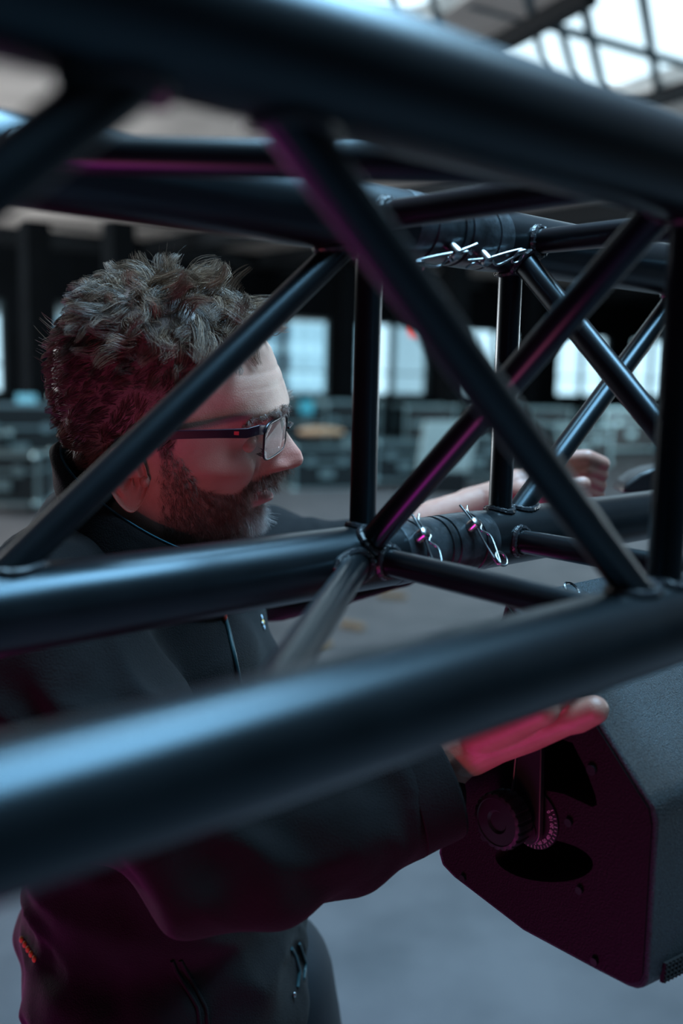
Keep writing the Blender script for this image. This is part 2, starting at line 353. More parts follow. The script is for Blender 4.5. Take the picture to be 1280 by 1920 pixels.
o = MB().ball(floor_pt(600, 912)+WU*.75, (.32, .2, .07), nu=20, nv=10).build('folded_blanket', mat('tan_cloth', (.5, .34, .22), .9, bump=.4, bscale=40)); tag(o, 'tan cloth heap lying on the low open case', 'cloth')
MATS_END = 1
# ------------------------------------------------------------------ the truss
S, DL, L2, D2, RC, RB = 0.24848, 0.30387, 0.16369, 0.30, 0.025, 0.010
def corner(name): return {'BF': (0, 0), 'BB': (S, 0), 'TF': (0, S), 'TB': (S, S)}[name]
def tp(c_, s_): y, z = corner(c_); return np.array([s_, y, z])
org = T2W(np.array([0, S/2, 0]))
tr1 = thing('box_truss', 'black four-chord box truss nearest the camera, in front of the man', 'truss', T2W((-.6, S/2, -RC)), YAW, 'truss sections')
tr2 = thing('box_truss', 'second black box truss section, pinned on at the right', 'truss', T2W((.8, S/2, -RC)), YAW, 'truss sections')
def weld(mb, A, d, ch_y, ch_z, seed=0):
    """lumpy bead where a brace leaves its chord; A on the chord axis, d the brace direction (truss frame)"""
    d = d/np.linalg.norm(d); u = np.cross(d, [1, 0, 0.01]); u /= np.linalg.norm(u); v = np.cross(d, u)
    pts = []; n = 40
    for i in range(n):
        th = 2*PI*i/n; o_ = A+(RB+.0012)*(math.cos(th)*u+math.sin(th)*v)
        oy, oz = o_[1]-ch_y, o_[2]-ch_z; a = d[1]**2+d[2]**2; b = 2*(oy*d[1]+oz*d[2]); c_ = oy*oy+oz*oz-(RC+.0008)**2
        t = (-b+math.sqrt(max(b*b-4*a*c_, 0)))/(2*a); pts.append(o_+d*t)
    pts = np.array(pts); pts = T2W(pts); R_ = [.0030+.0011*abs(math.sin(i*1.7+seed))+.0005*rnd.random() for i in range(n)]
    # closed sweep
    m_ = 8; V = []; cen = pts.mean(0)
    for i in range(n):
        t = pts[(i+1) % n]-pts[i-1]; t /= np.linalg.norm(t); a = pts[i]-cen; a -= t*(a@t); a /= np.linalg.norm(a); b = np.cross(t, a)
        for j in range(m_): V.append(pts[i]+R_[i]*.75*(a*math.cos(2*PI*j/m_)+b*math.sin(2*PI*j/m_)))
    mb.add(V, [(i*m_+j, i*m_+(j+1) % m_, ((i+1) % n)*m_+(j+1) % m_, ((i+1) % n)*m_+j) for i in range(n) for j in range(m_)])
def brace(root, ca, sa, cb, sb, name='brace'):
    A, B = tp(ca, sa), tp(cb, sb); d = B-A
    o = MB().tube(T2W(np.array([A, B])), RB, 40, cap=False).build(name, M_black, root)
    for (X, dd, cc) in ((A, d, ca), (B, -d, cb)):
        g = MB(); weld(g, X, dd, *corner(cc), seed=rnd.random()*6); g.build('weld', M_weld, o)
def chord(root, c_, s0, s1):
    MB().tube(T2W(np.array([tp(c_, s0), tp(c_, s1)])), RC, 96).build('chord', M_black, root)
E0, E1 = .028, .136        # where the chord tubes of the two sections end
for c_ in ('BF', 'BB', 'TF', 'TB'):
    chord(tr1, c_, -1.55, E0); chord(tr2, c_, E1, 1.75)
brace(tr1, 'BB', 0, 'TB', 0); brace(tr1, 'BF', .002, 'TF', .001); brace(tr1, 'TF', 0, 'BB', -.006, 'diagonal_brace')
brace(tr1, 'BF', -.008, 'BB', .006); brace(tr1, 'TF', -.006, 'TB', -.006)
brace(tr1, 'TF', -DL-.003, 'BF', .0, 'diagonal_brace'); brace(tr1, 'TF', -DL-.012, 'BF', -2*DL, 'diagonal_brace')
brace(tr1, 'TB', 0, 'BB', -DL, 'diagonal_brace'); brace(tr1, 'BB', -DL-.03, 'TB', -2*DL, 'diagonal_brace')
brace(tr1, 'BB', 0, 'BF', -DL+.004, 'diagonal_brace'); brace(tr1, 'TF', -.010, 'TB', -DL+.007, 'diagonal_brace')
brace(tr1, 'TB', -DL-.03, 'TF', -2*DL, 'diagonal_brace')
for k_ in (-3, -4): brace(tr1, 'TF' if k_ % 2 else 'BF', k_*DL+DL, 'BF' if k_ % 2 else 'TF', k_*DL, 'diagonal_brace')
brace(tr2, 'BB', L2, 'TB', L2); brace(tr2, 'BF', L2, 'TF', L2); brace(tr2, 'TB', L2-.004, 'BF', L2+.003, 'diagonal_brace')
brace(tr2, 'BF', L2-.002, 'BB', L2); brace(tr2, 'TF', L2-.004, 'TB', L2+.006)
for j in range(4):
    a, b = ('BB', 'TB') if j % 2 == 0 else ('TB', 'BB'); brace(tr2, a, L2+j*D2, b, L2+(j+1)*D2, 'diagonal_brace')
    a, b = ('TF', 'BF') if j % 2 == 0 else ('BF', 'TF'); brace(tr2, a, L2+j*D2, b, L2+(j+1)*D2, 'diagonal_brace')
    a, b = ('TF', 'TB') if j % 2 == 0 else ('TB', 'TF'); brace(tr2, a, L2+.008+j*D2, b, L2+(j+1)*D2, 'diagonal_brace')
    if j: a, b = ('BF', 'BB') if j % 2 == 0 else ('BB', 'BF'); brace(tr2, a, L2+j*D2, b, L2+(j+1)*D2, 'diagonal_brace')
# conical couplers joining the chord ends
WH = {'BB': 'back lower', 'TB': 'back upper', 'BF': 'front lower', 'TF': 'front upper'}
XW = T2W(np.array([1., 0, 0]))-T2W(np.array([0., 0, 0])); YW = T2W(np.array([0., 1, 0]))-T2W(np.array([0., 0, 0])); ZW = np.array([0, 0, 1.])
for c_ in ('BB', 'TB', 'BF', 'TF'):
    pr = [(E0+.0003, .0252), (.034, .0256), (.044, .0254), (.0445, .0242), (.047, .0242), (.0475, .0254), (.074, .0250), (.0745, .0238), (.0775, .0238), (.078, .0252), (.083, .0252), (.0835, .0240), (.0865, .0240), (.087, .0254), (.116, .0256), (.1165, .0243), (.119, .0243), (.1195, .0255), (.130, .0256), (E1-.0003, .0254)]
    pts = T2W(np.array([tp(c_, a) for a, _ in pr]))
    o = MB().tube(pts, [r for _, r in pr], 64).build('truss_coupler', M_coup, angle=25); tag(o, 'worn black conical coupler joining the two %s chords' % WH[c_], 'coupler', 'truss couplers')
def wire(pts, r, n=10, res=8):
    pts = np.array(pts, float); out = []
    for i in range(len(pts)-1):
        p0 = pts[max(i-1, 0)]; p1 = pts[i]; p2 = pts[i+1]; p3 = pts[min(i+2, len(pts)-1)]
        for k_ in range(res):
            t = k_/res; out.append(.5*((2*p1)+(-p0+p2)*t+(2*p0-5*p1+4*p2-p3)*t*t+(-p0+3*p1-3*p2+p3)*t**3))
    out.append(pts[-1]); return MB().tube(np.array(out), r, n)
def pin_and_clip(c_, s_, pdir, cdir, lbp, lbc, flip=False, ln=.050):
    """pin through the coupler along pdir; spring clip hangs along cdir from the pin's end"""
    y, z = corner(c_); C0 = np.array([s_, y, z]); pd = np.array(pdir, float); pd /= np.linalg.norm(pd)
    A = C0+pd*.0355; B = C0-pd*.033; W_ = T2W(np.array([B, A-pd*.003, A-pd*.0008, A]))
    g = MB().tube(W_, [.0052, .0050, .0046, .0034], 24); tag(g.build('locking_pin', M_zinc), lbp, 'pin', 'truss locking pins')
    h = C0+pd*.0305; cdv = np.array(cdir, float); cdv -= pd*(cdv@pd)*1; cdv /= np.linalg.norm(cdv); sd = np.cross(pd, cdv)*(-1 if flip else 1)
    def Q(a, b, c2=0): return T2W(h+cdv*a+sd*b+pd*c2)
    # R-shaped wire: straight leg, loop at the far end, waved leg gripping the pin
    R_ = .0062; Lp = ln*.62
    pts = [Q(-ln*.38, -.0035, 0.001), Q(0, -.0015, 0.0015), Q(Lp*.6, -.0012, 0)]
    for k_ in range(0, 11):
        a = -PI/2+k_*(2*PI*1.08)/10; pts.append(Q(Lp+.004+R_*math.cos(a)*1.0, R_*.75+R_*math.sin(a), k_*.00022))
    pts += [Q(Lp*.50, .0075, .002), Q(Lp*.22, .0026, .001), Q(.002, .0066, .001), Q(-.006, .0035, 0), Q(-.012, .0022, 0), Q(-ln*.34, .0055, 0)]
    tag(wire(pts, .00095).build('spring_clip', M_zinc), lbc, 'clip', 'spring clips on the coupler pins')
pin_and_clip('BB', .040, (0, -1, .70), (.0, -.1, -1), 'left steel locking pin in the back lower coupler', 'left zinc spring clip hanging from the back lower coupler')
pin_and_clip('BB', .102, (0, -1, .85), (.10, -.5, -1), 'right steel locking pin in the back lower coupler', 'right zinc spring clip hanging from the back lower coupler')
pin_and_clip('TB', .066, (0, -1, -.75), (-1, .0, -.45), 'left steel locking pin in the back upper coupler', 'left zinc spring clip on the back upper coupler')
pin_and_clip('TB', .102, (0, -1, -.85), (1, -.1, .36), 'right steel locking pin in the back upper coupler', 'right zinc spring clip with round loop on the back upper coupler', True)

# ------------------------------------------------------------------ loudspeaker hanging below the truss
SX = 0.12
def on_side(px, py, s_=SX):
    d = ray(px, py); A = T2W(np.array([s_, 0, 0])); t = ((A-CAM)@XW)/(d@XW); return CAM+d*t
spk = thing('loudspeaker', 'black textured loudspeaker cabinet with round knob, hanging under the truss at right', 'loudspeaker', on_side(1195, 1855))
poly_px = [(950, 1118), (1100, 1312), (1128, 1358), (1208, 1485), (1226, 1512), (1232, 1545), (1214, 1838), (1207, 1852), (1192, 1855), (1176, 1850), (1116, 1819), (979, 1745), (850, 1646), (827, 1622), (821, 1600), (824, 1575), (938, 1160)]
poly = [on_side(*q) for q in poly_px]; SL = .36
lowk = [0 if q[1] < 1530 else min(1, (q[1]-1530)/300) for q in poly_px]
n_ = len(poly); shellmb = MB(); shellmb.add(poly+[p+XW*SL-ZW*SL*.16*k_+YW*SL*.0 for p, k_ in zip(poly, lowk)], [tuple(range(n_))[::-1], tuple(range(n_, 2*n_))]+[(i, (i+1) % n_, n_+(i+1) % n_, n_+i) for i in range(n_)])
shell = shellmb.build('cabinet', M_spk, spk, bevel=.004, angle=35)
ins = [p*.955+np.mean(poly, 0)*.045-XW*.0016 for p in poly]
# side panel with a pocket for the yoke: built as polygon with real recesses
def circ(cx, cy, rx, ry, rot=0, n=36, a0=0, a1=2*PI):
    out = []
    for i in range(n):
        a = a0+(a1-a0)*i/(n if abs(a1-a0-2*PI) < 1e-6 else n-1); x, y = rx*math.cos(a), ry*math.sin(a); out.append((cx+x*math.cos(rot)-y*math.sin(rot), cy+x*math.sin(rot)+y*math.cos(rot)))
    return out
holes_px = [circ(1022, 1612, 92, 40, .10), [(1000, 1385), (1040, 1380), (1075, 1392), (1100, 1440), (1118, 1490), (1121, 1508), (1112, 1512), (1060, 1488), (1010, 1478), (985, 1440)]]
def W2yz(p): q = p-T2W(np.array([SX, 0, 0])); return np.array([q@YW, q@ZW])
loops = [ins]+[[on_side(*q)-XW*.0016 for q in h] for h in holes_px]
allp = [p for l in loops for p in l]; tri = tessellate_polygon([[Vector((*W2yz(p), 0)) for p in l] for l in loops])
g = MB(); g.add(allp, [tuple(t) for t in tri])
n0 = 0; L0 = len(ins)
g.add([p for p in ins]+[p+XW*.003 for p in ins], [(i, (i+1) % L0, L0+(i+1) % L0, L0+i) for i in range(L0)])
panel = g.build('side_panel', M_side, spk, smooth=False)
# cut the same recesses in the cabinet shell
cut = MB()
for h in holes_px: cut.prism([on_side(*q)-XW*.01 for q in h], XW*.075)
co = cut.build('cutter', M_void, None, smooth=False)
bo = shell.modifiers.new('recess', 'BOOLEAN'); bo.object = co; bo.operation = 'DIFFERENCE'; bo.solver = 'EXACT'
shell.modifiers.move(1, 0)
dg = bpy.context.evaluated_depsgraph_get(); me2 = bpy.data.meshes.new_from_object(shell.evaluated_get(dg)); shell.modifiers.clear(); shell.data = me2
bpy.data.objects.remove(co)
for h_, dp in zip(holes_px, (.05, .06)):
    L_ = len(h_); a = [on_side(*q)-XW*.0015 for q in h_]; cen = np.mean(a, 0); b = [cen+(p-cen)*.86+XW*dp for p in a]
    MB().add(a+b, [(i, (i+1) % L_, L_+(i+1) % L_, L_+i) for i in range(L_)]+[tuple(range(L_, 2*L_))]).build('recess', M_void if h_ is holes_px[0] else M_plas, panel)
for (px, py, r) in ((1113, 1442, .0040), (1070, 1540, .0032), (1090, 1667, .0030), (872, 1645, .0030), (1118, 1800, .0030), (912, 1568, .003)):
    c0 = on_side(px, py); MB().tube([c0-XW*.0045, c0-XW*.001], r, 20).build('screw', M_plas, panel)
    MB().tube([c0-XW*.0050, c0-XW*.0044], r*.45, 6).build('screw_socket', M_void, panel) if False else None
# angle scale plate with printed degrees
sc = on_side(1002, 1532); SYv, SZv = -YW, ZW
plate = MB().tube([sc-XW*.0035, sc+XW*.001], .0250, 64).build('angle_scale', M_plas, spk)
def txt_mesh(s, size, o_, right, up_, nrm, m_, parent, name, ext=.0004):
    cu = bpy.data.curves.new(name, 'FONT'); cu.body = s; cu.size = size; cu.align_x = 'CENTER'; cu.align_y = 'CENTER'; cu.extrude = ext
    t = bpy.data.objects.new('tmp', cu); COL.objects.link(t); me = bpy.data.meshes.new_from_object(t.evaluated_get(bpy.context.evaluated_depsgraph_get())); bpy.data.objects.remove(t)
    v = np.zeros(len(me.vertices)*3); me.vertices.foreach_get('co', v); v = v.reshape(-1, 3); f = [tuple(p.vertices) for p in me.polygons]
    return (np.array(o_)+v[:, :1]*right+v[:, 1:2]*up_+v[:, 2:3]*nrm, f)
g = MB()
for i in range(19):
    a = math.radians(-112+i*8.2); dr = SYv*math.cos(a)+SZv*math.sin(a); tn = -SYv*math.sin(a)+SZv*math.cos(a)
    g.box(sc-XW*.0037+dr*.0232, (.0019 if i % 2 else .0028, .0005, .0004), (dr, tn, XW))
    if i % 2 == 0:
        v, f = txt_mesh(str(abs(90-i*5)), .0042, sc-XW*.0038+dr*.0196, tn, -dr, -XW, M_white, None, 'n'); g.add(v, f)
g.build('scale_marks', M_white, plate, smooth=False)
# yoke arm and fluted knob
kc = on_side(978, 1520); KD = -XW
arm = MB(); a0 = on_side(1003, 1548)-XW*.006; a1 = on_side(1012, 1190)-XW*.006
t_ = (a1-a0)/np.linalg.norm(a1-a0); sdv = np.cross(t_, XW)
ring = [a0+(-t_*math.cos(a)+sdv*math.sin(a))*.0125 for a in np.linspace(-PI/2, PI/2, 16)]
pl = ring+[a1+sdv*.0115, a1-sdv*.0115]
yo = MB().prism(pl, -XW*.005).build('yoke_bracket', M_plas, spk, bevel=.001)
MB().tube([a0-XW*.0065, a0-XW*.0050], .0095, 32).build('bracket_washer', M_plas, yo)
MB().tube([on_side(978, 1475)-XW*.012, on_side(987, 1380)-XW*.012], .0010, 8).build('bracket_rod', M_plas, yo)
pr = [(h_*1.15, r_*1.17) for h_, r_ in [(0, .006), (.012, .006), (.0125, .0175), (.014, .0195), (.026, .0200), (.0285, .0192), (.0290, .0165), (.0282, .0160), (.0282, .0082), (.0272, .0074), (.0262, .0066), (.0262, .0001)]]
n = 120; V = []
kx = np.cross(KD, ZW); kx /= np.linalg.norm(kx); kz = np.cross(kx, KD)
for (h, r) in pr:
    for j in range(n):
        a = 2*PI*j/n; rr = r - (.0011*(1 if math.sin(a*20) > .55 else 0) if .0140 <= h <= .0330 and r > .020 else 0)
        V.append(kc+KD*h+rr*(kx*math.cos(a)+kz*math.sin(a)))
MB().add(V, [(i*n+j, i*n+(j+1) % n, (i+1)*n+(j+1) % n, (i+1)*n+j) for i in range(len(pr)-1) for j in range(n)]).build('clamp_knob', M_plas, spk, angle=30)
# grille on the lower front and a flush ring on the top
g1, g2 = poly[6], poly[4]
gp = [on_side(1219, 1848), on_side(1219, 1822)]
LX = XW-ZW*.15; LX /= np.linalg.norm(LX); dn = (on_side(1214, 1848)-on_side(1222, 1700)); dn -= LX*(dn@LX); dn /= np.linalg.norm(dn); nr = np.cross(LX, dn); nr = nr if nr@(on_side(1260, 1800)-on_side(1200, 1800)) > 0 else -nr
g = MB(); gc = on_side(1215, 1836)
g.box(gc+LX*.19+nr*.0005, (.34, .015, .003), (LX, dn, nr))
for i in range(60): g.box(gc+LX*(.022+i*.0056)+nr*.0022, (.0018, .015, .0012), (LX, dn, nr))
for i in range(4): g.box(gc+LX*.19+nr*.0022+dn*(-.0054+.0036*i), (.34, .0010, .0012), (LX, dn, nr))
g.build('grille', M_void, spk, smooth=False)
EA, EB = on_side(950, 1118), on_side(1226, 1512); ed = (EB-EA)/np.linalg.norm(EB-EA); SN = np.cross(XW, ed); SN = SN if SN[2] > 0 else -SN
def on_slope(px, py, h=0.0):
    d = ray(px, py); t = ((EA-CAM)@SN)/(d@SN); return CAM+d*t+SN*h
rc = on_slope(1071, 1106, .0008); th = np.linspace(0, 2*PI, 33)[:-1]
g = MB(); V = [rc+(.0075+.001*math.cos(b))*(XW*math.cos(a)+ed*math.sin(a))+SN*.001*math.sin(b) for a in th for b in (0, PI/2, PI, 3*PI/2)]
g.add(V, [(i*4+j, i*4+(j+1) % 4, ((i+1) % 32)*4+(j+1) % 4, ((i+1) % 32)*4+j) for i in range(32) for j in range(4)]); g.build('rigging_ring', M_zinc, spk)
# black curved plate lying beyond the back chord
o = thing('curved_plate', 'small black curved plate just above the back lower chord at right', 'plate', P(1215, 905, 1.15))
g = MB(); cv = [P(1166, 925, 1.16), P(1172, 908, 1.16), P(1200, 888, 1.16), P(1222, 880, 1.16), P(1300, 868, 1.16), P(1300, 930, 1.16)]
g.prism(cv, np.array([0, .05, 0])).build('plate_body', M_plas, o, bevel=.004)
MB().tube([P(1260, 885, 1.16)-[0, .004, 0], P(1260, 885, 1.16)+[0, .01, 0]], .008, 16).build('rivet', M_zinc, o)

# ------------------------------------------------------------------ the man
HO = P(300, 777, .885)
hy, hr, hp = math.radians(1), math.radians(11), math.radians(-3)   # turn, lean towards the camera, nod
RH = np.array(Matrix.Rotation(hy, 3, 'Z') @ Matrix.Rotation(-hp, 3, 'Y') @ Matrix.Rotation(hr, 3, 'X'))
def h2w(p): return HO + np.asarray(p, float)@RH.T
man = thing('person', 'bearded man with glasses in a black fleece jacket, reaching to the loudspeaker', 'person', (HO[0]+.03, HO[1]+.12, 0))
def smooth1(y, k=5):
    ker = np.exp(-np.linspace(-2, 2, 2*k+1)**2); ker /= ker.sum(); yy = np.concatenate([2*y[0]-y[1:k+1][::-1], y, 2*y[-1]-y[-k-1:-1][::-1]]); return np.convolve(yy, ker, 'valid')
NZ, NP = 300, 260
u = np.linspace(0, 1, NZ); ZT, ZB = .1165, -.19
zz = ZT-(ZT-ZB)*(u**1.6*.55+u*.45*u**.25)
zz = ZT-(ZT-ZB)*np.where(u < .25, (u/.25)**2*.11, .11+(u-.25)/.75*.89)
def I(tab, k=5):
    t = sorted(tab); return smooth1(np.interp(zz, [a for a, _ in t], [b for _, b in t]), k)
fb = I([(.1165, .004), (.114, .028), (.108, .048), (.100, .065), (.085, .082), (.067, .096), (.045, .106), (.03, .1105), (.019, .112), (.006, .105), (-.012, .0985), (-.03, .096), (-.045, .0965), (-.055, .0955), (-.07, .0935), (-.08, .091), (-.092, .0905), (-.100, .086), (-.106, .074), (-.111, .052), (-.117, .038), (-.13, .030), (-.19, .028)], 4)
mid = I([(.1165, .004), (.114, .028), (.108, .048), (.100, .065), (.085, .082), (.067, .0965), (.045, .107), (.03, .1125), (.019, .1155), (.010, .1125), (.002, .111), (-.006, .114), (-.016, .1215), (-.025, .1290), (-.032, .1315), (-.037, .1305), (-.0405, .1250), (-.0435, .110), (-.047, .106), (-.052, .1045), (-.0555, .1055), (-.058, .1060), (-.0605, .1025), (-.063, .0965), (-.0655, .1005), (-.0685, .1060), (-.0725, .1060), (-.0755, .0980), (-.079, .0945), (-.084, .0945), (-.092, .0955), (-.099, .090), (-.105, .076), (-.111, .052), (-.117, .038), (-.13, .030), (-.19, .028)], 2)
bk = I([(.1165, -.004), (.114, -.030), (.108, -.050), (.098, -.068), (.085, -.080), (.065, -.090), (.043, -.0945), (.02, -.0935), (0, -.090), (-.02, -.083), (-.04, -.074), (-.06, -.066), (-.08, -.062), (-.12, -.066), (-.19, -.075)], 6)
hw = I([(.1165, .004), (.114, .026), (.108, .042), (.098, .056), (.085, .066), (.065, .0735), (.04, .0775), (.015, .0775), (-.01, .0745), (-.03, .0715), (-.05, .0675), (-.07, .0625), (-.085, .058), (-.1, .0545), (-.12, .053), (-.19, .058)], 6)
xc = I([(.1165, 0), (.02, 0), (-.05, .005), (-.09, -.006), (-.12, -.018), (-.19, -.024)], 6)
nf = I([(.1165, 2), (.06, 2.1), (.02, 2.5), (-.02, 2.35), (-.05, 2.1), (-.08, 1.75), (-.1, 1.7), (-.12, 2), (-.19, 2)], 6)
sg = I([(.1165, .03), (.03, .03), (.019, .022), (.005, .010), (-.01, .0085), (-.020, .0120), (-.031, .0150), (-.0395, .0155), (-.044, .018), (-.055, .023), (-.063, .022), (-.072, .020), (-.085, .024), (-.19, .03)], 3)
ph = np.linspace(-PI, PI, NP, endpoint=False)
HV = np.zeros((NZ, NP, 3))
for i in range(NZ):
    c_, s_ = np.cos(ph), np.sin(ph); n_ = np.where(c_ > 0, nf[i], 2.15)
    a = np.where(c_ > 0, fb[i]-xc[i], xc[i]-bk[i]); R_ = (np.abs(c_/a)**n_+np.abs(s_/hw[i])**n_)**(-1/n_)
    x = xc[i]+R_*c_; y = R_*s_; z = np.full(NP, zz[i]); fr = np.clip((x-.02)/.05, 0, 1)
    x = x+(mid[i]-fb[i])*np.exp(-(y/sg[i])**2)*(c_ > 0)
    def G(y0, z0, sy, sz, y=y, z=z): return np.exp(-((np.abs(y)-y0)/sy)**2-((z-z0)/sz)**2)
    def GX(x0, z0, sx, sz, x=x, z=z): return np.exp(-((x-x0)/sx)**2-((z-z0)/sz)**2)*(np.abs(y) > .02)
    dx = -.0120*G(.031, -.010, .015, .011)+.0045*G(.034, .019, .018, .007)+.0060*G(.044, -.036, .015, .014)-.0045*G(.030, -.046, .006, .013)
    dx += .0075*G(.0155, -.0370, .0055, .0062)-.0035*G(.0225, -.036, .003, .006)-.003*G(.023, -.062, .006, .005)+.002*G(.03, -.075, .015, .02)
    dx += -.0006*G(.02, .052, .05, .0022)-.0004*G(.02, .040, .05, .0020)
    dy = np.sign(y)*(.0045*GX(.062, -.034, .022, .013)-.0035*GX(.072, .010, .018, .018)-.0030*GX(.05, .03, .02, .03)+.0035*GX(.015, -.082, .035, .014)-.003*GX(.075, -.012, .012, .010))
    HV[i] = np.stack([x+dx*fr, y+dy, z], -1)
    if 0: pass
Hn = np.zeros_like(HV); dU = np.gradient(HV, axis=0); dV = np.roll(HV, -1, 1)-np.roll(HV, 1, 1); Hn = np.cross(dV, dU); Hn /= np.linalg.norm(Hn, axis=2)[..., None]+1e-12
if (Hn[150]*(HV[150]-[0, 0, zz[150]])).sum() < 0: Hn = -Hn
hv = HV.reshape(-1, 3); hn = Hn.reshape(-1, 3)
hf = [(i*NP+j, (i+1)*NP+j, (i+1)*NP+(j+1) % NP, i*NP+(j+1) % NP) for i in range(NZ-1) for j in range(NP)]+[tuple(range(NP))[::-1]]
body = MB(); body.add(h2w(hv), hf)
tint = [np.exp(-((hv[:, 2]+.0665)/.0095)**4-(hv[:, 1]/.028)**4)*(hv[:, 0] > .08)]
red = [np.clip(np.exp(-((hv[:, 2]+.035)/.022)**2-((hv[:, 0]-.075)/.035)**2)+np.exp(-((hv[:, 2]+.03)/.014)**2-((hv[:, 0]-.125)/.02)**2), 0, 1)]
def add_skin(v, f, l=0., r=.3):
    body.add(v, f); tint.append(np.full(len(v), l)); red.append(np.full(len(v), r))
# ears
def ear(sd):
    nu, nv_ = 64, 22; V = []
    ex, ez = -.013, -.038
    for j in range(nv_):
        q = j/(nv_-1)
        for i in range(nu):
            a = 2*PI*i/nu; ca, sa = math.cos(a), math.sin(a)
            rx = .0165*(1+.12*sa) ; rz = .030*(1-.04*ca)
            if sa < 0: rx *= 1-.22*sa*sa
            lobe = math.exp(-((sa+1)/.35)**2)
            # q: 0 root behind -> rim -> concha centre
            if q < .3: k = q/.3; rr = .72+.28*k; hgt = -.004+.019*k
            elif q < .45: k = (q-.3)/.15; rr = 1.0-.04*k+.03*math.sin(PI*k); hgt = .015+.0028*math.sin(PI*k)
            else:
                k = (q-.45)/.55; rr = .96*(1-k); f_ = math.exp(-((k-.16)/.10)**2)*(1-lobe); ah = math.exp(-((k-.40)/.12)**2)*(1-lobe)*(.5-.5*ca)
                hgt = .015-.0045*f_+.0015*ah-.011*max(0, k-.42)/.58*(1-lobe*.8)
            x = ex+rr*rx*ca*1.0-.0035*sa; z = ez+rr*rz*sa
            back = (ex+.016-x)*.50*max(0, 1)   # flares away from the skull towards the back
            V.append((x, sd*(.0665+hgt*.45+back*.55+(.003 if sa > 0 else -.001)), z))
    F = [(j*nu+i, j*nu+(i+1) % nu, (j+1)*nu+(i+1) % nu, (j+1)*nu+i) for j in range(nv_-1) for i in range(nu)]
    g = MB(); g.ball((ex+.0135, sd*.0735, ez-.002), (.0045, .0035, .0060))
    add_skin(h2w(np.array(V)), F, 0, .55); add_skin(h2w(g.v[0]), g.f, 0, .4)
ear(-1); ear(1)
for sd in (-1, 1):   # eyelids
    g = MB(); g.ball((.0775, sd*.0310, -.0115), (.0130, .0150, .0110), nu=28, nv=18); add_skin(h2w(g.v[0]), g.f, 0, .25)
# neck, trunk, arms, hands: fused skin
g = MB(); nb = P(235, 1010, .95)
roundcone(g, h2w((-.02, 0, -.12)), nb, .050, .058); roundcone(g, nb, P(275, 1200, 1.0), .052, .07); roundcone(g, P(275, 1200, 1.0), P(310, 1900, 1.02), .08, .10)
rs, re, rw = P(105, 1190, .82), P(408, 1622, .765), P(852, 1408, .795)
ls, le, lw = P(430, 1060, 1.12), P(600, 1062, 1.13), P(925, 938, 1.10)
roundcone(g, nb, rs, .05, .05); roundcone(g, rs, re, .045, .038); roundcone(g, re, P(740, 1510, .79), .036, .024); roundcone(g, P(740, 1510, .79), P(850, 1420, .794), .024, .022)
roundcone(g, nb, ls, .05, .05); roundcone(g, ls, le, .045, .038); roundcone(g, le, lw, .038, .021)
v, n_, f = remeshed(g, .005, 6); add_skin(v, f, 0, .3)
g = MB()
# right hand: thumb along the side panel, fingers over the sloping top
def ch_(pts, rad):
    for i in range(len(pts)-1): roundcone(g, pts[i], pts[i+1], rad[i], rad[i+1], 16)
ch_([P(800, 1425, .80), P(855, 1406, .793), P(885, 1398, .787)], [.0255, .0245, .0225])
ch_([P(882, 1412, .785), P(930, 1392, .772), P(990, 1374, .757), P(1058, 1350, .738), P(1082, 1343, .733), P(1114, 1331, .724)], [.0185, .0165, .0150, .0120, .0128, .0108])
for i, (mx, my, tx, ty, r) in enumerate(((1000, 1345, 1100, 1262, .0095), (1003, 1325, 1105, 1228, .0098), (998, 1305, 1095, 1200, .0092), (985, 1288, 1070, 1180, .0080))):
    mcp = on_slope(mx, my, .016); mcp = mcp*.75+P(mx, my, .775+.006*i)*.25; pip = on_slope(mx*.5+tx*.5-4, my*.5+ty*.5-6, .017); dip = on_slope(mx*.2+tx*.8, my*.2+ty*.8, .012); tip = on_slope(tx, ty, .008)
    roundcone(g, P(868, 1398-8*i, .789+.002*i), mcp, .0160, .0125); ch_([mcp, pip, dip, tip], [.0112, r*1.04, r*.95, r*.86])
v, n_, f = remeshed(g, .0014, 5, .5); add_skin(v, f, 0, .35); RHAND = (v, n_)
g = MB()   # left hand: loose fist behind the back chord
LH = [P(925, 940, 1.10), P(975, 915, 1.10)]
ch_([P(880, 955, 1.11)]+LH, [.0245, .0225, .0225])
for i in range(4):
    yy_ = 862+i*20; zd = 1.10+.004*i
    m0 = P(1046-i*3, yy_+3, zd); roundcone(g, P(985, 905+i*6, zd+.003), m0, .0165, .0125)
    ch_([m0, P(1100-i*2, yy_-3, zd-.014), P(1128-i*3, yy_+8, zd-.004), P(1112-i*3, yy_+16, zd+.018)], [.0118, .0098, .0090, .0078])
ch_([P(975, 925, 1.085), P(1020, 925, 1.07), P(1062, 918, 1.065), P(1092, 908, 1.068)], [.0150, .0128, .0110, .0090])
v, n_, f = remeshed(g, .0016, 5, .5); add_skin(v, f, 0, .35)
M_skin = mat('skin', (.50, .285, .215), .42, bump=.22, bscale=900, vscale=60, col2=(.43, .22, .165), sss=.12)
nt = M_skin.node_tree; B_ = nt.nodes['Principled BSDF']; base = B_.inputs['Base Color'].links[0].from_socket
def mixin(base, attr, colr, amt):
    at = nt.nodes.new('ShaderNodeAttribute'); at.attribute_name = attr; ml = nt.nodes.new('ShaderNodeMath'); ml.operation = 'MULTIPLY'; ml.inputs[1].default_value = amt
    mx = nt.nodes.new('ShaderNodeMix'); mx.data_type = 'RGBA'; nt.links.new(at.outputs['Fac'], ml.inputs[0]); nt.links.new(ml.outputs[0], mx.inputs[0]); nt.links.new(base, mx.inputs[6]); mx.inputs[7].default_value = (*colr, 1); return mx.outputs[2]
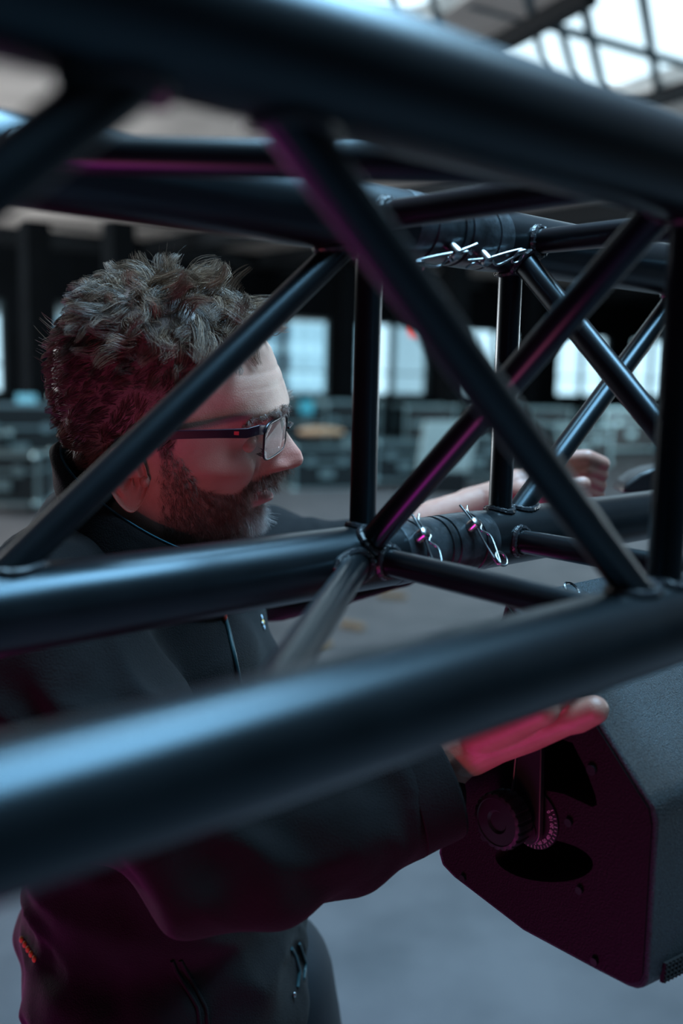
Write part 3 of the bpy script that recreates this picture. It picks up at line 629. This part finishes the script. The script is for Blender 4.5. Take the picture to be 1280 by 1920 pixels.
b1 = mixin(base, 'redness', (.45, .13, .11), .55); b2 = mixin(b1, 'lip', (.48, .12, .14), .95); b3 = mixin(b2, 'stubble', (.07, .045, .038), .85); nt.links.new(b3, B_.inputs['Base Color'])
# masks on the head, head frame
def beard_mask(p):
    x, y, z = p[:, 0], p[:, 1], p[:, 2]
    top = np.interp(x, [.008, .016, .036, .044, .060, .074, .084, .094, .104], [-.006, -.006, -.026, -.046, -.054, -.056, -.049, -.045, -.042])
    m = (x > .010)*np.clip((top-z)/.005+.5, 0, 1)
    m = m*np.clip((x-.010)/.008, 0, 1)
    lip = (np.abs(y) < .0265)*(z < -.0565-.10*np.abs(y))*(z > -.0775+.12*np.abs(y))*(x > .072)
    back = np.clip((x-(-.0))/.01, 0, 1)
    return m*(1-lip)*back*(z > -.116)
def hair_mask(p):
    x, y, z = p[:, 0], p[:, 1], p[:, 2]
    line = np.interp(x, [-.10, -.078, -.035, -.018, -.002, .006, .014, .022, .036, .060, .085, .100], [-.085, -.085, -.078, -.055, -.012, .0, -.022, -.022, .030, .058, .082, .094])
    return np.clip((z-line)/.005, 0, 1)
stub = np.concatenate([np.clip(beard_mask(hv)*.45+hair_mask(hv), 0, 1)]+[np.zeros(len(t)) for t in tint[1:]])
me = bpy.data.meshes.new('body'); me.from_pydata([tuple(p) for p in to_local(man, np.concatenate(body.v))], [], body.f)
me.polygons.foreach_set('use_smooth', np.ones(len(me.polygons), bool)); me.materials.append(M_skin); bm = bmesh.new(); bm.from_mesh(me); bmesh.ops.recalc_face_normals(bm, faces=bm.faces); bm.to_mesh(me); bm.free()
bo_ = bpy.data.objects.new('body', me); COL.objects.link(bo_); bo_.parent = man
for nm, arr in (('lip', np.concatenate(tint)), ('redness', np.concatenate(red)), ('stubble', stub)):
    a = me.attributes.new(nm, 'FLOAT', 'POINT'); a.data.foreach_set('value', arr.astype(np.float32))

# hair
def hair_material(name, dark, light, grey=None):
    m_ = mat(name, dark, .40, spec=.40); nt = m_.node_tree; b = nt.nodes['Principled BSDF']; at = nt.nodes.new('ShaderNodeAttribute'); at.attribute_name = 'shade'
    r = nt.nodes.new('ShaderNodeValToRGB'); r.color_ramp.elements[0].color = (*dark, 1); r.color_ramp.elements[1].color = (*light, 1)
    if grey: e_ = r.color_ramp.elements.new(.5); e_.color = (*grey, 1)
    nt.links.new(at.outputs['Fac'], r.inputs[0]); nt.links.new(r.outputs[0], b.inputs['Base Color']); return m_
def strands(name, pts, rad, shade, m_, parent):
    N, K, _ = pts.shape; t = np.gradient(pts, axis=1); t /= np.linalg.norm(t, axis=2)[..., None]+1e-12
    r0 = rng.normal(size=(N, 1, 3)); u_ = np.cross(t, r0); u_ /= np.linalg.norm(u_, axis=2)[..., None]+1e-12; v_ = np.cross(t, u_)
    R_ = rad[:, None]*np.linspace(1, .25, K)[None, :]; out = []
    for k in range(3):
        a = 2*PI*k/3; out.append(pts+R_[..., None]*(u_*math.cos(a)+v_*math.sin(a)))
    V = np.stack(out, 2).reshape(-1, 3); base = (np.arange(N)*K*3)[:, None, None, None]+(np.arange(K-1)*3)[None, :, None, None]
    q = np.array([[0, 1, 4, 3], [1, 2, 5, 4], [2, 0, 3, 5]])[None, None]; F = (base+q).reshape(-1, 4)
    o = raw_obj(name, V, F, m_, parent); a = o.data.attributes.new('shade', 'FLOAT', 'POINT'); a.data.foreach_set('value', np.repeat(shade, K*3).astype(np.float32)); return o
fc = np.array([q for q in hf if len(q) == 4]); cen = hv[fc].mean(1); ar = np.linalg.norm(np.cross(hv[fc[:, 1]]-hv[fc[:, 0]], hv[fc[:, 3]]-hv[fc[:, 0]]), axis=1); fn = hn[fc[:, 0]]
def sample(maskf, N):
    p_ = ar*maskf(cen); p_ /= p_.sum(); i = rng.choice(len(fc), N, p=p_); w1 = rng.random((N, 1)); w2 = rng.random((N, 1))
    a, b, c_, d = (hv[fc[i, k]] for k in range(4)); return (a*(1-w1)+b*w1)*(1-w2)+(d*(1-w1)+c_*w1)*w2, fn[i]
def unit(a): return a/(np.linalg.norm(a, axis=-1)[..., None]+1e-12)
def grow(roots, nrm, flow, length, lift, curl, nclump, clump, K=8, rough=.15, curl_turns=(1, 2), gravity=0.0):
    N = len(roots); ci = rng.choice(N, nclump, replace=False); cr = roots[ci]
    # nearest clump
    best = np.zeros(N, int); bd = np.full(N, 1e9)
    for k in range(nclump):
        d = ((roots-cr[k])**2).sum(1); m_ = d < bd; bd[m_] = d[m_]; best[m_] = k
    def path(r, n, fl, L, lf, ph0, amp, turns, seedv):
        t = np.linspace(0, 1, K)[None, :, None]; d0 = unit(n*lf[:, None]+fl); d1 = unit(fl+n*(lf*.15)[:, None])
        c = r[:, None]+L[:, None, None]*(d0[:, None]*t*(1-t*.5)+d1[:, None]*t*t*.5)
        s1 = unit(np.cross(d0, n+1e-3)); s2 = np.cross(d0, s1); a = ph0[:, None, None]+turns[:, None, None]*2*PI*t
        c = c+amp[:, None, None]*t**.7*(s1[:, None]*np.sin(a)+s2[:, None]*(np.cos(a)-np.cos(ph0)[:, None, None]))
        c[..., 2] -= gravity*(t[..., 0]**2)*L[:, None]; return c
    kf = flow[ci]+rng.normal(size=(nclump, 3))*(.10+.38*lift[ci])[:, None]; kph = rng.random(nclump)*6.28; kt = rng.uniform(*curl_turns, nclump)*np.sign(rng.normal(size=nclump)); kl = rng.uniform(.72, 1.25, nclump)
    klift = lift[ci]*rng.uniform(.7, 1.35, nclump)
    L = length*kl[best]*rng.uniform(.7, 1.12, N)
    own = path(roots, nrm, kf[best]+rng.normal(size=(N, 3))*rough, L, klift[best], kph[best]+rng.normal(size=N)*.35, curl[best if len(curl) == nclump else slice(None)], kt[best], 0)
    g0 = path(cr, nrm[ci], kf, length[ci]*kl, klift, kph, curl[ci], kt, 0)[best]
    t = (np.linspace(0, 1, K)**1.3*clump)[None, :, None]
    off = roots-cr[best]
    return own*(1-t)+(g0+off[:, None]*.25)*t, best
M_hair = hair_material('brown_hair', (.020, .011, .007), (.36, .225, .145), (.10, .058, .037))
N = 26000; r_, n_ = sample(hair_mask, N)
topness = np.clip((r_[:, 2]-.045)/.045, 0, 1)*np.clip((r_[:, 0]+.085)/.06, .12, 1)
flow = np.stack([np.where(r_[:, 0] > -.02, .25, -.25)-.35*(1-topness), np.sign(r_[:, 1])*.25*topness, -.15*topness-.75*(1-topness)], 1)
flow[:, 0] -= .5*(1-topness)
ln = .0065+.0245*topness+.004*rng.random(N); lf = .72*topness+.12*(1-topness); cu = .0040*topness+.0004
pts, cl = grow(r_, n_, flow, ln, lf, cu, 560, .74, K=9, rough=.12, curl_turns=(.5, 1.25))
sh = np.clip(rng.normal(.34, .17, N)+.31*topness-.06+rng.normal(size=560)[cl]*.10, 0, 1)  # sides coloured darker than the top to offset the magenta and red light
strands('hair', h2w(pts), np.full(N, .00024), sh, M_hair, man)
# loose tips standing off the crown and the back of the head
N2 = 420; r2, n2 = sample(lambda p: hair_mask(p)*((p[:, 2] > .085)*.8+(p[:, 0] < -.085)*(p[:, 2] > .0)*.6), N2)
fl2 = rng.normal(size=(N2, 3))*.45+np.array([.1, 0, .25]); tall = np.exp(-((r2[:, 0]-.01)/.028)**2)*(r2[:, 2] > .09)
p2, _ = grow(r2, n2, fl2, .013+.026*tall+.008*rng.random(N2), np.full(N2, 1.3), np.full(N2, .0016), 60, .35, K=9, rough=.2, curl_turns=(.2, .6))
strands('flyaway_hair', h2w(p2), np.full(N2, .00013), np.clip(rng.normal(.7, .2, N2), 0, 1), M_hair, man)
# beard and moustache
M_beard = hair_material('beard_hair', (.065, .036, .026), (.72, .69, .67), (.22, .145, .11))
N3 = 15000; r3, n3 = sample(beard_mask, N3)
chin = np.clip((r3[:, 0]-.070)/.02, 0, 1)*np.clip((-.070-r3[:, 2])/.012, 0, 1); mous = (r3[:, 2] > -.0605)*(r3[:, 0] > .085)
fl3 = np.stack([np.full(N3, .30), np.sign(r3[:, 1])*.35*mous, np.full(N3, -.85)], 1)
ln3 = .0048+.006*np.clip((r3[:, 0]-.02)/.04, 0, 1)+.004*chin
p3, c3 = grow(r3, n3, fl3, ln3, .42+.25*chin, np.full(N3, .0006), 900, .35, K=5, rough=.38, curl_turns=(.2, .5))
sh3 = np.clip(rng.normal(.34, .15, N3)+.75*chin*rng.uniform(.45, 1, N3)-.05*mous+.2*(rng.random(N3) < .07), 0, 1)
strands('beard', h2w(p3), np.full(N3, .00013), sh3, M_beard, man)
def brow_mask(p): return (np.abs(np.abs(p[:, 1])-.037) < .019)*(np.abs(p[:, 2]-(.0190-.005*((np.abs(p[:, 1])-.03)/.02)**2)) < .0050)*(p[:, 0] > .07)*1.0
N4 = 1800; r4, n4 = sample(brow_mask, N4); p4, _ = grow(r4, n4, np.stack([np.full(N4, .1), np.sign(r4[:, 1])*.8, np.full(N4, .05)], 1), np.full(N4, .008), np.full(N4, .35), np.full(N4, .0003), 80, .3, K=5, rough=.3)
strands('eyebrow', h2w(p4), np.full(N4, .00013), np.clip(rng.normal(.5, .15, N4), 0, 1), M_beard, man)
# lashes of the downcast eyes
N5 = 160; a5 = rng.uniform(-.9, .9, N5); sd5 = np.sign(rng.normal(size=N5))
r5 = np.stack([.0835+.0125*np.cos(a5)*.93, sd5*.0325+.0140*np.sin(a5), np.full(N5, -.0178)], 1); t5 = np.linspace(0, 1, 5)[None, :, None]
p5 = r5[:, None]+t5*np.stack([np.full(N5, .0075), .004*np.sin(a5), np.full(N5, -.0042)], 1)[:, None]; p5[..., 2] += .002*t5[..., 0]**2
strands('eyelash', h2w(p5), np.full(N5, .00012), np.zeros(N5), M_hair, man)

# glasses
M_rim = mat('dark_metal_rim', (.03, .03, .035), .28, metal=.7); M_arm = mat('dark_purple_temple', (.014, .006, .016), .3)
M_lens = mat('spectacle_lens', (.97, .97, 1), .02, trans=1.0)
gl = MB()
def rimpts(sd):
    c0 = np.array([.1095, sd*.0355, -.0045]); hx, hz = .0265, .0150; out = []
    for i in range(48):
        a = 2*PI*i/48; q = 5.0; ca, sa = math.cos(a), math.sin(a); k = (abs(ca)**q+abs(sa)**q)**(-1/q)
        yv, zv = hx*k*ca, hz*k*sa; lat = abs(sd*.0355+sd*yv)
        out.append(np.array([.1150-.0165*(lat/.062)**1.4, c0[1]+sd*yv, c0[2]+zv+(.0015 if zv > 0 else 0)]))
    return np.array(out)
for sd in (-1, 1):
    R_ = h2w(rimpts(sd)); R2 = np.vstack([R_, R_[:2]]); gl.tube(R2, .0010, 10, cap=False)
    gl.tube(h2w(rimpts(sd)[4:22] + [.0002, 0, .0008]), .0016, 10)
gl.tube(h2w([(.1165, -.010, -.001), (.1195, 0, .0005), (.1165, .010, -.001)]), .0012, 10)
glasses = gl.build('glasses', M_rim, man)
for sd in (-1, 1):
    q = h2w(rimpts(sd)); n_q = len(q); nv_l = RH@np.array([.0012, 0, 0]); MB().prism(list(q-nv_l/2), nv_l).build('lens', M_lens, glasses, smooth=False)
    a = np.array([(.0990, sd*.0605, .0025), (.0945, sd*.0690, .0045), (.085, sd*.0745, .0022), (.06, sd*.0785, .0018), (.03, sd*.0815, .0008), (.0, sd*.0820, -.002), (-.018, sd*.0800, -.012), (-.03, sd*.0770, -.028)])
    a[:, 2] += .0025+.0035*np.clip(a[:, 0]/.08, 0, 1)
    V = []; 
    for i, p in enumerate(a):
        h_ = .0042 if i < 3 else .0036
        for (dy, dz) in ((-.0011, -h_), (.0011, -h_), (.0011, h_), (-.0011, h_)): V.append((p[0], p[1]+dy, p[2]+dz))
    MB().add(h2w(np.array(V)), [(i*4+j, i*4+(j+1) % 4, i*4+4+(j+1) % 4, i*4+4+j) for i in range(len(a)-1) for j in range(4)]+[(3, 2, 1, 0), (28, 29, 30, 31)]).build('temple_arm', M_arm, glasses, bevel=.0004)
MB().box(h2w((.076, -.0762, .0082)), (.0048, .0022, .0030), RH.T).build('emblem', mat('red_emblem', (.55, .03, .04), .4), glasses, smooth=False)

# jacket
g = MB()
hip = P(310, 1850, 1.03)
def ell(c_, r, ax=None): g.ball(c_, r, ax, 32, 20)
bx = np.array([math.cos(.0), math.sin(.0), 0]); 
ell(P(215, 1170, .98), (.135, .18, .125)); ell(P(265, 1330, 1.0), (.145, .175, .20)); ell(P(304, 1560, 1.02), (.138, .165, .20)); ell(P(308, 1770, 1.03), (.150, .165, .115))
ell(P(318, 1850, 1.03), (.146, .155, .10)); ell(P(330, 1935, 1.035), (.143, .155, .08))
roundcone(g, P(215, 1065, .95), rs, .080, .078); roundcone(g, P(200, 1030, .97), ls, .08, .075)
roundcone(g, rs, P(180, 1380, .79), .078, .078); roundcone(g, P(180, 1380, .79), re, .078, .057); roundcone(g, re, P(560, 1590, .77), .057, .051); roundcone(g, P(560, 1595, .77), P(700, 1535, .785), .052, .047); roundcone(g, P(700, 1535, .785), P(785, 1490, .793), .047, .043)
roundcone(g, ls, le, .074, .055); roundcone(g, le, P(740, 1035, 1.12), .055, .042); roundcone(g, h2w((-.02, 0, -.135)), P(225, 1050, .95), .070, .085)
v, nn, f = remeshed(g, .0065, 10, .6)
def tri_noise(p, s_): return noise.noise(Vector((p[0]*s_, p[1]*s_, p[2]*s_)))
# folds: ridged waves that run across the sleeves and drape down the trunk
disp = np.zeros(len(v)); ea = (re+P(395, 1640, .765))/2
fdir = (rw-re)/np.linalg.norm(rw-re); udir = (re-rs)/np.linalg.norm(re-rs)
for i, p in enumerate(v):
    q = Vector((p[0]*5, p[1]*5, p[2]*5)); wv = noise.noise(q)*1.6+noise.noise(q*2.3)*.7
    de = np.linalg.norm(p-re); arm_k = math.exp(-(de/.16)**2)
    d1 = (p-re)@fdir; d2 = (p-rs)@udir
    a = abs(noise.noise(Vector((p[0]*9+wv, p[1]*9, p[2]*4+wv)))); b = abs(noise.noise(Vector((p[0]*4+3, p[1]*6+wv, p[2]*15+wv*1.2))))
    disp[i] = .014*(.22-a)+.011*(.2-b)+arm_k*.0045*math.sin(d1*95+wv*2.2)+.0030*math.sin(d2*60+wv*3)
v = v+nn*disp[:, None]
# sharp cuff: flatten everything past the cuff plane
c0 = P(830, 1464, .80); cn = P(857, 1455, .803)-P(720, 1510, .787); cn /= np.linalg.norm(cn)
g = MB(); g.add(v, f); jk = g.build('jacket', M_fleece, man, angle=180)
ss = jk.modifiers.new('sub', 'SUBSURF'); ss.levels = 1; ss.render_levels = 1
# cuff and hem rings
def tubering(name, cs_, radv, m_, parent, th=.003, lab=None):
    """open cloth tube through elliptical rings: cs_ = [(centre, axis_a, axis_b)]"""
    n = 72; V = []; ref = [(c_, a_, b_) for c_, a_, b_ in cs_]
    seq = ref+[(c_, a_*(1-th/np.linalg.norm(a_)), b_*(1-th/np.linalg.norm(b_))) for c_, a_, b_ in ref[::-1]]
    for c_, a_, b_ in seq:
        for j in range(n):
            t = 2*PI*j/n; V.append(c_+a_*math.cos(t)+b_*math.sin(t))
    m_n = len(seq); F = [(i*n+j, i*n+(j+1) % n, ((i+1) % m_n)*n+(j+1) % n, ((i+1) % m_n)*n+j) for i in range(m_n) for j in range(n)]
    o = MB().add(V, F).build(name, m_, parent, angle=75, label=lab); return o
ua = np.array(_up)*1.0; ua -= cn*(ua@cn); ua /= np.linalg.norm(ua); ub = np.cross(cn, ua)
cA = P(760, 1503, .790)
tubering('cuff', [(cA, ua*.0450, ub*.042), (P(785, 1489, .792), ua*.0452, ub*.043), (P(812, 1477, .796), ua*.0452, ub*.043), (P(826, 1470, .798), ua*.0452, ub*.043), (P(832, 1467, .799), ua*.0440, ub*.042)], None, M_fleece, man)
tubering('cuff', [(P(735, 1035, 1.12), ua*.040, ub*.038), (P(770, 1025, 1.12), ua*.038, ub*.036), (P(785, 1020, 1.12), ua*.036, ub*.034)], None, M_fleece, man)
# collar standing round the neck, teal inside
kb, kf_ = h2w((-.093, 0, -.032)), h2w((.070, -.010, -.125)); kc_ = (kb+kf_)/2; ka = (kf_-kb)/2; kl = RH@np.array([0, .077, 0]); kup = np.cross(ka, kl); kup /= np.linalg.norm(kup); kup = kup if kup[2] > 0 else -kup
rings = [(kc_+np.array([.004, 0, -.046]), ka*1.02, kl*1.08), (kc_+np.array([.002, 0, -.032]), ka*1.04, kl*1.06), (kc_+np.array([0, 0, -.016]), ka*1.03, kl*1.03), (kc_-kup*.006, ka*1.02, kl*1.01), (kc_, ka*.99, kl*.98)]
tubering('collar', rings, None, M_fleece, man, .004)
tubering('collar_lining', [(c_+kup*.0015*0, a_*.945, b_*.935) for c_, a_, b_ in rings[1:]]+[(kc_+kup*.002, ka*.955, kl*.945)], None, M_teal, man, .002, 'teal collar lining')
# zips, emblem and embroidery lie on the cloth: drop them onto the jacket surface
dg = bpy.context.evaluated_depsgraph_get(); bvh = BVHTree.FromObject(jk, dg); MJ = chain_matrix(jk); MJi = MJ.inverted()
def onj(px, py, lift=.0015):
    d = Vector(ray(px, py)); loc, nor, i, dist = bvh.ray_cast(MJi@Vector(CAM), (MJi.to_3x3()@d).normalized())
    if loc is None: return None
    q = np.array(MJ@loc); n3 = np.array(MJ.to_3x3()@nor); return q+n3*lift, n3
def strip(name, pxs, wdt, m_, parent, lift=.0015, lab=None):
    pts = []
    for i in range(len(pxs)-1):
        for k_ in range(8):
            t = k_/8; h = onj(pxs[i][0]*(1-t)+pxs[i+1][0]*t, pxs[i][1]*(1-t)+pxs[i+1][1]*t, lift)
            if h is not None: pts.append(h[0])
    if len(pts) < 4: return None
    pts = np.array(pts); pts[1:-1] = (pts[:-2]+pts[1:-1]*2+pts[2:])/4
    return MB().tube(pts, wdt, 10).build(name, m_, parent, label=lab)
M_zip = mat('teal_black_zip', (.015, .05, .06), .4)
strip('zipper', [(418, 1150), (428, 1185), (438, 1230), (450, 1290)], .0022, M_zip, man, .001)
strip('zipper', [(338, 1800), (345, 1815), (362, 1845), (386, 1890), (390, 1930)], .0018, M_fleece, man, .0)
strip('seam', [(322, 1800), (330, 1820), (346, 1848), (370, 1890), (374, 1930)], .0016, M_fleece, man, .001)
strip('pocket_zip', [(545, 1778), (553, 1795), (560, 1820), (556, 1855)], .0018, M_zip, man, .001)
strip('pocket_zip', [(560, 1768), (566, 1785), (572, 1805), (568, 1840)], .0014, M_zip, man, .001)
h = onj(417, 1158, .003)
if h is not None: MB().ball(h[0], (.002, .002, .004)).build('zip_pull', mat('red_pull', (.5, .05, .03), .4), man)
h = onj(548, 1866, .002)
if h is not None: MB().ball(h[0], (.002, .002, .003)).build('zip_pull', M_zinc, man)
h = onj(491, 1167, .0012)
if h is not None:
    c_, n3 = h; rx = np.cross(n3, WU); rx = rx/np.linalg.norm(rx)*(1 if np.cross(n3, WU)@_rt > 0 else -1); uz = np.cross(rx, n3); uz = uz if uz[2] > 0 else -uz
    g = MB(); g.ball(c_, (.0026, .0026, .0011), (rx, uz, n3)); em = g.build('flower_emblem', mat('yellow_thread', (.75, .42, .06), .7), man, label='embroidered flower with yellow centre')
    g = MB()
    for k_ in range(4):
        a = PI/4*0+k_*PI/2; dd = rx*math.cos(a)*.62+uz*math.sin(a); L_ = .0045 if k_ % 2 else .0030; g.ball(c_+dd*L_*1.15, (L_*.62, .0016, .0008), (dd/np.linalg.norm(dd), np.cross(n3, dd)/np.linalg.norm(dd), n3))
    g.build('petal', mat('white_thread', (.55, .68, .80), .7), em)
# small orange embroidered word on the back hem
g = MB(); got = 0
for k_ in range(5):
    h = onj(42+k_*6, 1762+k_*9, .001)
    if h is not None:
        c_, n3 = h; g.ball(c_, (.0022, .0022, .0034)); got = 1
if got: g.build('embroidery', mat('orange_thread', (.55, .22, .03), .7), man)
# trousers and shoes down to the floor
g = MB(); hc = P(345, 1900, 1.04)
hl = P(495, 1830, 1.12); feet = []
for h0, kd in ((hc+np.array([.0, -.070, -.08]), (.09, -.01, -.37)), (hl, (.075, .03, -.38))):
    kn = h0+np.array(kd); an = np.array([kn[0]-.05, kn[1]+.01, .10]); feet.append(an)
    roundcone(g, h0, kn, .080, .066); roundcone(g, kn, an, .066, .052)
g.ball(hc-[0, 0, .08], (.125, .135, .10))
v, nn, f = remeshed(g, .010, 5); MB().add(v, f).build('trousers', M_trous, man, angle=180)
for an in feet:
    c_ = np.array([an[0]+.04, an[1], .052]); g = MB(); g.ball(c_+[.03, 0, 0], (.135, .05, .052)); roundcone(g, c_+[-.05, 0, .02], c_+[-.05, 0, .09], .045, .05); v, nn, f = remeshed(g, .008, 3); MB().add(v, f).build('shoe', M_plas, man, angle=180)
